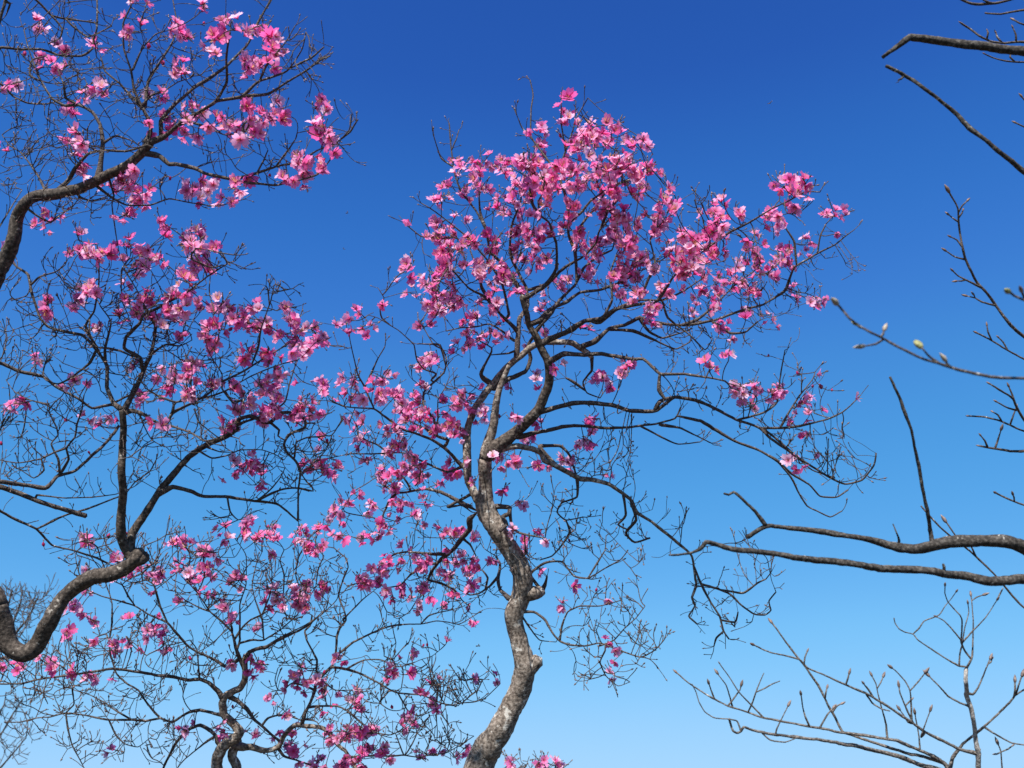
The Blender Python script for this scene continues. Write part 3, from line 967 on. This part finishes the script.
C_BARE = [(90, 300, 60, 50, 70), (140, 340, 50, 50, 70), (60, 350, 50, 50, 50), (100, 400, 60, 40, 50), (190, 360, 50, 50, 50), (240, 380, 50, 40, 36), (40, 430, 50, 40, 46), (140, 290, 40, 40, 40),
          (200, 430, 40, 20, 26), (150, 455, 30, 25, 14), (300, 460, 25, 40, 40), (280, 480, 30, 30, 24), (240, 440, 40, 16, 14), (60, 480, 60, 20, 18), (290, 300, 20, 25, 10), (20, 320, 20, 60, 30), (110, 440, 60, 20, 16),
          (320, 430, 20, 30, 18), (200, 265, 50, 25, 16), (230, 520, 16, 10, 5), (215, 475, 25, 8, 5), (140, 480, 30, 14, 8), (10, 480, 12, 30, 6), (60, 280, 30, 20, 14)]
rr = random.Random(6)
C_F += [(x + rr.gauss(0, 5), y + rr.gauss(0, 5)) for x, y in C_F if rr.random() < .3]
Tree('flowering_tree', 'pink azalea tree with dark twisted trunk that dips in at the lower left', 'azalea tree', 3.45, C_L, (-0.3, 0.1), C_F, C_B, C_BARE,
     'pink flowering azalea trees', mats=(M_BARKD, M_TWIG), seed=33, tip_px=.36, fsize=.82)

# ------------------------------------------------------------------ low tree at the lower left, forked above the bottom edge
D_L = parse('''
6.5 5.2 ; 226,800 218,772 217,762 221,750 228,742 238,737
5.0 2.5 0.0 ; 236,737 240,732 237,728 230,720 223,714 222,703 226,695 240,688 245,678 245,661 246,655
5.6 4.6 0.05 ; 224,790 236,770 232,756 235,746 238,740
2.6 1.2 -0.1 ; 245,662 249,652 256,649 266,647 275,642 283,638 296,632 307,626 316,618
2.4 0.9 ; 244,668 240,658 237,650 235,642 232,632 231,622
1.2 0.5 ; 237,650 240,640 240,605 246,584 246,556 240,545 234,537
1.2 0.5 ; 232,632 222,622 210,612 204,603 198,594 187,581
1.2 0.5 ; 236,640 242,628 250,620 266,612 276,604 285,596 292,580 294,570
1.2 0.5 ; 240,645 252,640 264,640 281,629 296,616 307,601 314,590 320,582
1.1 0.5 ; 266,646 276,640 285,635 307,624 322,614 337,599 340,585
1.0 0.5 ; 264,640 262,620 255,600 252,585 256,565 262,552
1.0 0.5 ; 262,614 270,595 272,575 270,555
1.0 0.5 ; 300,608 300,590 296,575 298,558 303,548
1.0 0.5 ; 316,588 318,570 324,556
1.0 0.5 ; 210,612 200,608 185,600 176,592
1.0 0.5 ; 285,598 284,575 280,560 284,550
2.8 1.4 0.2 ; 229,741 222,746 217,742 216,736 208,729 200,725 192,728 185,733 175,744 169,757 160,775
2.0 1.0 0.15 ; 224,716 212,713 200,710 192,711 185,714 172,722 161,718 148,705 139,691 127,684 116,673 111,656 109,643 107,635
1.5 0.7 0.2 ; 161,719 145,721 131,720 109,720 88,716 66,713 50,717 37,718 20,722 4,722
1.3 0.6 ; 109,643 112,622 112,604 108,590
2.6 1.1 -0.2 ; 222,696 218,690 210,684 200,679 188,680 176,678 159,675 135,671 112,669 84,673 62,676 37,680 20,684 0,684
2.0 0.8 -0.2 ; 226,667 217,661 207,656 198,652 187,645 177,634 167,622 150,615 135,606 116,600 101,596 88,590
1.3 0.6 ; 167,622 160,606 154,585 146,580 135,583 122,580
1.2 0.5 ; 135,606 128,596 122,585 110,580
2.8 1.8 -0.1 ; 230,697 238,701 246,708 254,719 264,728 273,736 279,741
4.0 2.2 -0.15 ; 236,745 244,747 251,747 262,750 270,750 279,746 283,738 288,731 296,725 307,726 318,727 326,730 332,738 338,745 345,750 349,757 356,770
2.2 1.0 0.2 ; 300,724 305,713 310,704 315,690 316,671 317,660 312,650 307,641 305,631 310,626 312,615
1.9 0.7 0.15 ; 314,686 324,674 332,665 336,652 337,637 340,628 346,620 344,610 339,596 343,580 348,567 346,558 341,554 334,548
1.5 0.5 0.2 ; 336,656 346,648 354,642 372,633 384,628 395,625 408,624 421,624 436,621 448,622 459,624 470,618 483,610
1.1 0.4 ; 420,624 428,616 440,612 452,610
1.2 0.5 ; 343,620 352,610 362,600 372,592 380,586
1.6 0.5 -0.1 ; 332,668 347,669 359,673 377,682 390,690 398,693 410,694 422,695 441,703 452,705 462,703 475,702 485,698 496,688 500,684
1.1 0.4 ; 346,668 355,664 364,660 381,660 396,667 408,665 420,660 432,656 441,649
1.0 0.4 ; 396,667 392,660 384,656 
1.0 0.4 ; 462,703 470,696 478,690 482,680
1.0 0.4 ; 398,693 403,702 407,710 418,716 430,712 440,706
1.4 0.6 ; 307,706 318,706 328,706 337,706 346,710 353,716 362,724 370,730 377,733 391,735 402,729 410,718
1.1 0.4 ; 404,755 412,744 415,738 421,725 430,716 441,714
1.2 0.5 ; 350,757 362,756 377,756 392,756 404,755 418,757 430,755 446,753 460,745 474,736
1.2 0.5 ; 314,690 305,686 292,683 284,690 278,690 275,680 278,668
1.1 0.4 ; 316,672 322,680 335,690 350,690 366,689
1.6 0.6 ; 279,748 284,756 296,760 312,765 324,768
1.2 0.5 ; 262,727 268,718 280,715 292,716 300,720
1.0 0.5 ; 226,700 216,690 212,676 208,665
1.0 0.5 ; 200,679 198,660 196,648 190,640
1.1 0.5 ; 131,720 118,712 105,703 90,695 74,690
1.0 0.4 ; 66,714 74,704 72,690 76,676
1.1 0.5 ; 66,712 68,730 72,745 80,760 86,772
1.2 0.5 ; 216,737 206,742 196,750 184,760 176,770
1.0 0.4 ; 109,720 116,735 125,744 138,747 150,738
''')
D_F = parse_pts('''85,540 88,546 119,560 122,561 91,568 152,564 145,572 157,576 137,574 150,576 156,579 178,547 180,551 157,596 180,572 186,576 181,605 89,594 82,607 81,615 84,617 75,611 68,609 64,630 62,637 71,633 99,639 126,622
116,649 131,650 139,650 157,624 148,634 156,636 161,637 167,649 180,546 205,550 202,554 204,558 216,559 221,541 228,528 244,520 247,524 245,534 257,537 255,541 266,540 273,537 277,541 288,543 298,537 298,543
302,534 309,547 316,547 315,537 317,532 324,545 274,555 200,571 204,569 200,579 210,573 193,573 180,571 184,575 234,582 236,586 206,596 210,601 223,607 219,609 226,615 238,622 234,624 257,625 265,607 275,595
277,597 283,607 280,609 292,590 294,594 305,594 307,597 296,605 300,607 320,590 322,586 360,582 363,584 51,661 50,667 54,667 17,674 22,671 0,666 75,673 88,678 92,680 97,680 112,678 110,754 233,662 234,667
251,662 258,660 260,665 257,669 273,700 296,675 302,673 290,678 298,686 288,689 305,693 321,686 311,680 320,688 338,661 326,701 337,697 320,710 287,715 356,694 358,705 355,704 221,725 225,731 227,733 195,721
185,731 186,729 243,735 259,737 274,738 277,734 292,735 296,749 292,750 303,746 296,762 318,763 324,759 315,762 326,765 341,764 343,761 336,736 339,740 328,740 360,729 354,735 363,735 348,731 360,753 365,751
364,725 359,729 372,727 368,731 351,735 368,751 359,753 381,751 386,762 385,759 345,765 357,763 405,729 407,716 409,717 437,712 432,698 419,759 440,754 455,759 454,759 463,750 447,642 399,659 412,652
408,675 387,676 391,672 338,661 433,685 436,679 469,678 495,679 323,590''')
D_B = parse_pts('41,551 182,602 190,663 324,674 234,709 391,713 105,539 269,527 127,535 422,648 430,647')
D_BARE = [(110, 560, 50, 30, 50), (60, 660, 60, 20, 60), (90, 700, 70, 20, 46), (150, 660, 50, 40, 50), (170, 590, 50, 30, 36), (240, 590, 50, 45, 60), (300, 590, 45, 45, 70), (330, 600, 20, 40, 14), (200, 665, 25, 25, 24),
          (290, 660, 30, 30, 24), (340, 700, 40, 30, 40), (400, 700, 50, 40, 60), (450, 690, 40, 20, 40), (370, 640, 50, 30, 24), (430, 740, 30, 20, 24), (150, 745, 60, 20, 46), (60, 745, 50, 20, 14), (240, 710, 40, 14, 10),
          (280, 750, 20, 14, 10), (350, 740, 40, 20, 26), (460, 740, 14, 10, 5), (50, 690, 50, 10, 30), (180, 555, 20, 35, 20), (470, 690, 25, 15, 14), (160, 700, 30, 14, 10), (230, 560, 40, 25, 16)]
rr = random.Random(8)
D_F += [(x + rr.gauss(0, 5), y + rr.gauss(0, 5)) for x, y in D_F if rr.random() < .25]
Tree('flowering_tree', 'low spreading pink azalea tree that forks just above the bottom edge', 'azalea tree', 4.3, D_L, (-0.1, 0.2), D_F, D_B, D_BARE,
     'pink flowering azalea trees', mats=(M_BARK, M_TWIG), seed=44, tip_px=.36, fsize=.86)

# ------------------------------------------------------------------ tips of a small one beyond the leaning trunk
K_L = parse('''
3 1.6 ; 528,850 530,815 531,795
1.6 0.6 ; 531,797 520,782 512,772 510,764
1.4 0.6 ; 531,796 540,780 544,770 543,764
1.2 0.5 ; 541,778 552,772 556,766
1.0 0.4 ; 520,782 523,770 528,763
''')
K_F = parse_pts('511,762 507,765 541,764 545,761 555,763 552,766 558,764 505,775 520,776 548,774 535,780 515,770')
Tree('flowering_tree', 'top of a small pink azalea peeking over the bottom edge beside the mottled trunk', 'azalea tree', 5.2, K_L, (0.1, 0.2), K_F, [], [(515, 768, 14, 8, 8), (545, 770, 14, 8, 8)],
     'pink flowering azalea trees', seed=55)

# ------------------------------------------------------------------ bare dark tree beyond the right edge: four dead boughs reach in
G_L = parse('''
26 16 ; 1135,980 1122,800 1118,600 1124,400 1112,200 1116,20 1106,-300 1116,-620,9
8 4.6 0.1 ; 1118,575 1070,566 1040,553 1024,547.5 1006,542 988,540.5 970,541 952,542 930,546.5 914,549 901,548
3.6 2.0 0.05 ; 901,548 888,545 879,542 862,538 842,535 824,532 806,529.5 788,528 769,525.5 757,531 747.5,537.5
1.8 1.0 0 ; 766,524 757,514 747.5,504 740,496 734,492 729,494.5 724,493.5
2.2 1.3 -0.05 ; 931,544 930,530 927,510 924,495 918,464 912,433 906,415 901,400 895,388 890,377
1.0 0.6 0 ; 899,541 896,532 893,524
6.2 2.0 -0.15 ; 1118,600 1070,583 1024,579 1005,580.5 988,580.6 970,577 952,575 932,571.5 915,570 897,569.5 879,568.6 860,565 842,562 824,560.5 806,559 787,556 769,553 750,551 733,549 718,545 706,542
1.6 0.8 0 ; 706,543 700,549 690,553 679,554.5 669,555
1.3 1.0 0 ; 945,574 944,567 943,564
6 3.4 0.1 ; 1116,60 1070,57 1040,53 1024,51 1012,50 1000,49 985,46.5 970,45 955,43.4 940,41 925,39 910,37
3.2 1.6 0 ; 911,37 903,42 895,48 888,53 883,57
3.0 1.5 0.1 ; 1112,240 1060,200 1024,172 1012,162 1000,153 985,140 970,128 955,113 940,100 925,89 910,79 898,72 886,66
0.9 0.5 0 ; 904,75 901,79 898,80
''')
Tree('bare_tree', 'leafless dark tree with thick broken boughs reaching in from the right edge', 'tree', 2.5, G_L, (0.05, 0.1), mats=(M_DARK, M_DARK), seed=66, slim=False, shoots=0, end_buds=False, step=.012, limb_rough=.10)

# ------------------------------------------------------------------ tree in bud beyond the right edge, its upright shoots showing
I_L = parse('''
15 8 ; 1190,960 1180,760 1172,560 1176,380 1168,200 1172,40 1165,-200 1180,-500,2
2.6 0.9 -0.05 b9 ; 1172,420 1110,390 1060,362 1024,337 1008,322 995,304 985,291 977,282 971,271 966,260 962,247 960,235 958.5,222 958,209 955,202 949,192
0.8 0.5 0 b6 ; 958.5,212 962,206 967,201
0.7 0.5 0 b6 ; 959,222 954,219 949,215
0.7 0.5 0 b5 ; 960,218 962,213 963,210
0.7 0.5 0 b6 ; 962,246 957,240 951,237
0.8 0.5 0 b6 ; 965,259 955,257 946,251
0.9 0.5 0 b6 ; 980,287 966,280 958,276 953,271
0.7 0.4 0 b5 ; 966,280 961,281 957,281
0.8 0.5 0 b6 ; 994,306 982,302 975,298 967,296
0.7 0.5 0 b5 ; 976,298 974,295
1.6 0.8 0.05 b6 ; 1172,440 1110,400 1060,375 1024,359 1013,353 1002,347 989,339 977,333
0.8 0.5 0 b6 ; 991,340 988,332 987,326
0.8 0.5 0 b5 ; 1008,350 1003,342 999,338
1.8 0.8 0.1 b5 ; 1170,520 1100,460 1060,440 1024,431 1010,425 998,420 985,417 969,416
1.6 0.8 0 b5 ; 1070,444 1045,450 1024,451 1010,451 995,449 980,446
0.9 0.5 0 r7 ; 995,449 998,440 1001,430
0.8 0.5 0 b5 ; 989,447 985,441 981,436
1.8 0.7 -0.1 b5 ; 1060,441 1040,432 1024,420 1018,410 1013,399 1005,393 998,389 990,384
0.9 0.5 0 b6 ; 1016,404 1012,394 1009,387
0.9 0.5 0 b5 ; 1019,411 1008,408 997,402
0.8 0.5 0 b5 ; 1001,422 998,415 993,412
0.9 0.5 0 b5 ; 1008,425 1013,416 1016,408
1.3 0.7 0.05 b6 ; 1172,560 1100,530 1050,512 1024,505 1011,500 1000,495 996,493
0.8 0.5 0 b6 ; 1014,501 1014,497 1013,495
2.2 0.8 0.1 ; 1172,60 1110,10 1060,-8 1024,-3 1010,0 995,3 979,4.5 968,3 958,-2
0.8 0.5 0 ; 992,3.5 984,0 976,-6
1.6 0.7 0.05 ; 1110,12 1060,8 1024,10 1012,12 1000,14 985,13
1.8 0.7 0.1 b4 ; 1172,100 1110,70 1060,50 1024,42 1005,43 990,41 979,36 970,29 961,23
0.8 0.5 0 b4 ; 1000,43 997,37 996,33
0.8 0.5 0 b4 ; 986,39 988,33 987,30
0.8 0.5 0 b4 ; 1014,43 1016,35 1013,28
1.5 0.7 0 b4 ; 1060,55 1040,60 1024,62 1006,61 994,58 985,54
0.8 0.5 0 b4 ; 1014,62 1010,57 1011,54
1.2 0.6 0 b5 ; 1110,72 1060,45 1030,27 1020,23 1014,20
1.2 0.6 0 b6 ; 1170,200 1090,160 1040,134 1024,127 1016,123
1.0 0.6 0 b6 ; 1090,160 1050,120 1030,106 1022,97
1.4 0.8 0.1 ; 1175,700 1110,670 1060,630 1024,608 1010,593 995,575 982,562 970,551 955,540 941,528 930,516 921,506
1.0 0.6 0 r9 ; 971,552 961,544 952,531 946,522
0.8 0.5 0 r5 ; 975,556 972,548
''')
Tree('budding_tree', 'leafless tree with slim upright shoots and small brown buds along the right edge', 'tree', 3.0, I_L, (0.05, 0.1), mats=(M_GREY, M_TWIG), seed=77, slim=False, shoots=0, end_buds=False, step=.014)

# ------------------------------------------------------------------ nearer sapling: one arching shoot with pale and green buds
H_L = parse('''
7 3 ; 1160,1000 1150,800 1140,600 1135,470 1128,400 1120,330
2.1 1.0 -0.02 p17 ; 1136,470 1100,405 1060,384 1024,378.5 1010,378 995,377 976,374 958,369.5 940,364 922,358.5 903,349 886,340 872,333 860,326 850,319 843,311 837,304
1.0 0.7 0 p12 ; 884,339 876,344 868,345.5 864,346
1.0 0.7 0 p12 ; 882,338 883,334 884,330
1.1 0.8 0 g16 ; 939,363.5 930,357 924,350 921,347
1.0 0.8 0 p11 ; 950,367 947,364 946,361
0.8 0.8 0 g8 ; 862,327 859,327 857,325
2.0 1.2 -0.05 g13 ; 1134,430 1090,340 1050,312 1024,300 1015,296 1009,292
1.4 1.0 0 r12 ; 1062,318 1040,308 1026,300 1022,292
''')
Tree('budding_sapling', 'sapling with one arching shoot of pale and green swelling buds', 'sapling', 1.75, H_L, (0.02, 0.05), mats=(M_DARK, M_TWIG), seed=88, slim=False, shoots=0, end_buds=False, step=.010)

# ------------------------------------------------------------------ shrub in bud rising from the lower right corner
E_L = parse('''
4.0 3.0 ; 985,900 965,820 955,785 949,768
2.6 1.0 -0.1 ; 950,775 925,766 910,761 896,756 881,752 866,748 852,745 837,743 815,739 793,737 778,735 764,733 752,730 744,727 741,731 737,733 733,731 731,726 729,719
2.0 0.7 0.1 b7 ; 950,772 946,765 936,758 925,753 910,746 896,741 875,737 852,734 834,731 817,728 792,723 764,718 750,713 738,709 728,706 720,702 709,696 698,689 686,681 677,673
2.0 0.8 0.15 b8 ; 951,774 945,764 930,758 910,754 888,747 866,740 854,736 843,732 836,719 827,703 818,685 808,671 799,659 788,645 778,631 772,623
3.0 2.2 -0.1 ; 985,830 979,790 978,768 977,749 975,733 973,719 970,707 967,696 966,682 966,669
1.8 0.7 -0.05 b7 ; 976,753 966,751 957,748 941,740 925,732 910,721 896,712 881,702 866,693 851,687 837,681 822,674 808,668 800,660 786,656 773,653 762,649 754,645
1.0 0.5 0.05 r6 ; 967,669 970,662 972,656 973,640 973,620 972,606 971,596
1.0 0.5 -0.05 r6 ; 970,660 965,651 961,642 962,630 962,620 960,615 955,610 948,602 945,593 945,586
0.9 0.5 0 ; 967,667 959,666 948,660 937,653 927,646 918,640 913,634 905,632 899,629 895,623 894,618
0.8 0.4 0 b5 ; 912,634 919,628 924,621 932,618 939,615 945,606 951,599 956,592
0.8 0.4 0 b5 ; 961,640 952,629 944,621 937,617
0.8 0.4 0 r7 ; 963,643 974,630 986,617 992,608 997,600
0.7 0.4 0 ; 996,602 1000,594 1003,588
0.8 0.4 0 r5 ; 960,664 960,652 962,645 965,627 969,612 968,604
0.7 0.4 0 r7 ; 972,602 977,597 983,595
1.0 0.6 0 r7 ; 973,694 978,688 982,679 987,667 990,659
0.8 0.4 0 b4 ; 988,664 991,662 992,659
1.0 0.6 0 r8 ; 970,708 960,703 948,696 938,685 929,676
1.6 0.7 -0.1 r8 ; 951,768 953,757 963,744 975,734 987,724 1000,712 1010,702 1016,694 1019,684 1022,676
0.9 0.5 0 r8 ; 1013,698 1015,690 1015,682
0.9 0.5 0 r6 ; 1014,697 1024,690 1036,686
1.0 0.6 0 ; 984,727 992,732 1002,738 1012,743 1026,745
1.1 0.6 0 r8 ; 1004,790 1002,768 1001,752 998,744
0.8 0.4 0 r5 ; 1001,752 997,754
0.8 0.4 0 r5 ; 1001,751 1008,749 1012,746
0.9 0.5 0 r7 ; 889,739 886,724 882,709 878,694 876,684 872,676
0.7 0.4 0 r7 ; 878,690 881,682 883,677
0.9 0.5 0 r7 ; 914,724 906,708 900,693 899,687
0.7 0.4 0 r5 ; 905,706 911,700
0.9 0.5 0 r8 ; 911,721 911,705 910,691 905,681 897,672 892,668
0.8 0.5 0 r9 ; 910,690 918,682 925,673
0.9 0.5 0 r7 ; 921,737 926,722 930,711
0.9 0.5 0 r7 ; 920,748 918,730 915,714
0.8 0.5 0 r8 ; 809,726 805,716 803,708 801,695
0.8 0.5 0 r8 ; 777,728 783,716 788,706
0.8 0.5 0 r4 ; 763,718 752,706 739,692 728,675 720,664
0.8 0.5 0 r7 ; 819,726 827,715 833,708
0.8 0.5 0 r7 ; 732,705 729,694 726,685 721,678 718,674
0.8 0.4 0 ; 748,712 752,704 756,692 760,682 764,673
0.8 0.4 0 ; 756,692 765,688 772,684 780,681
0.8 0.5 0 r7 ; 729,704 735,697 740,690 741,686
0.8 0.5 0 r7 ; 715,700 711,690 709,684
0.8 0.5 0 ; 740,729 737,721 729,719 715,718 705,712 699,702 696,692 692,684
0.8 0.5 0 ; 760,733 770,740 785,742 796,738
0.8 0.5 0 ; 866,694 872,703 882,709 890,711
0.9 0.5 0 r6 ; 845,684 848,678 849,674
0.9 0.5 0 r6 ; 872,696 868,689 864,684
0.8 0.5 0 r5 ; 804,664 805,657 807,652
0.8 0.5 0 r6 ; 833,712 837,706 841,704
0.8 0.5 0 r6 ; 824,699 826,692 827,688
0.8 0.4 0 r6 ; 913,725 908,722 900,710
''')
Tree('budding_shrub', 'leafless shrub with curved stems and reddish buds rising from the lower right corner', 'shrub', 2.9, E_L, (0.05, 0.1), mats=(M_GREY, M_GREY), seed=99, limb_mats={4: M_PALE}, slim=False, shoots=0, end_buds=False, step=.010)

# ------------------------------------------------------------------ bare grey tree far behind at the lower left
L_L = parse('''
5 3.5 ; -70,980 -60,900 -48,820 -40,760
2.6 0.8 ; -40,760 -25,700 -8,660 10,640 28,618 36,600
2.0 0.7 ; -25,700 -10,650 0,625 8,605 12,590
2.0 0.7 ; -8,660 15,655 38,640 52,620 58,604
1.6 0.6 ; -40,760 -20,745 0,735 12,715 22,700
1.6 0.6 ; -45,790 -20,780 0,768 14,752 26,738
1.4 0.6 ; 10,640 14,620 20,604 22,590
1.2 0.5 ; -20,745 -5,720 4,704 6,692
''')
Tree('bare_tree', 'thin bare grey tree far behind, its fine twigs low at the left edge', 'tree', 9.0, L_L, (-0.3, 0.4), (), (), [(28, 620, 34, 30, 130), (15, 730, 18, 40, 70), (10, 600, 14, 16, 30), (50, 610, 14, 24, 30), (30, 660, 30, 14, 30)],
     mats=(M_FAR, M_FAR), seed=111, step=.03, tip_px=.30, spread=.5, up=.5, wiggle=.25, shoots=.6, end_buds=False, shoot_len=(5, 12))

# ------------------------------------------------------------------ insects on the wing
def insect(x, y, d, size, label, az):
    m = MB()
    c = px2w(x, y, d)
    a = np.array((math.cos(az), .3, math.sin(az) * .5)); a /= np.linalg.norm(a)
    root = empty('insect', c, label, 'insect', 'insects flying in the sky')
    m.blob(c - a * size * .5, c + a * size * .18, size * .14, 8)
    m.blob(c + a * size * .12, c + a * size * .36, size * .15, 8)
    m.blob(c + a * size * .32, c + a * size * .5, size * .1, 8)
    m.build('body', M_INSECT, root, c)
    side = np.cross(a, (0, 0, 1)); side /= np.linalg.norm(side)
    for s in (-1, 1):
        w = MB()
        p0 = c + a * size * .2
        p1 = p0 + side * s * size * .75 - a * size * .3 + np.array((0, 0, size * .25))
        q = np.cross(p1 - p0, (0, 0, 1)); q /= np.linalg.norm(q)
        up = np.array((0, 0, size * .008))
        ol = [p0, p0 * .6 + p1 * .4 + q * size * .12, p1 + q * size * .05, p1 - q * size * .08, p0 * .5 + p1 * .5 - q * size * .12]
        w.add(ol + [v + up for v in ol], [(0, 1, 2, 3, 4), (9, 8, 7, 6, 5)] + [(i, (i + 1) % 5, 5 + (i + 1) % 5, 5 + i) for i in range(5)])
        w.build('wing', M_WING, root, c)

insect(770, 103, 3.4, .014, 'tiny dark insect flying highest, in open sky above the branches on the right side', 1.2)
insect(478, 646, 3.2, .016, 'small dark insect flying beside the mottled trunk, low in pale sky', .2)
insect(347, 213, 4.4, .014, 'tiny dark insect in the sky between the two flowering crowns, upper of the two', .6)
insect(344, 249, 4.6, .013, 'tiny dark insect in the sky between the two flowering crowns, lower of the two', 2.2)
insect(898, 82, 2.6, .010, 'tiny dark insect just below the tip of the slanting broken bough', .9)
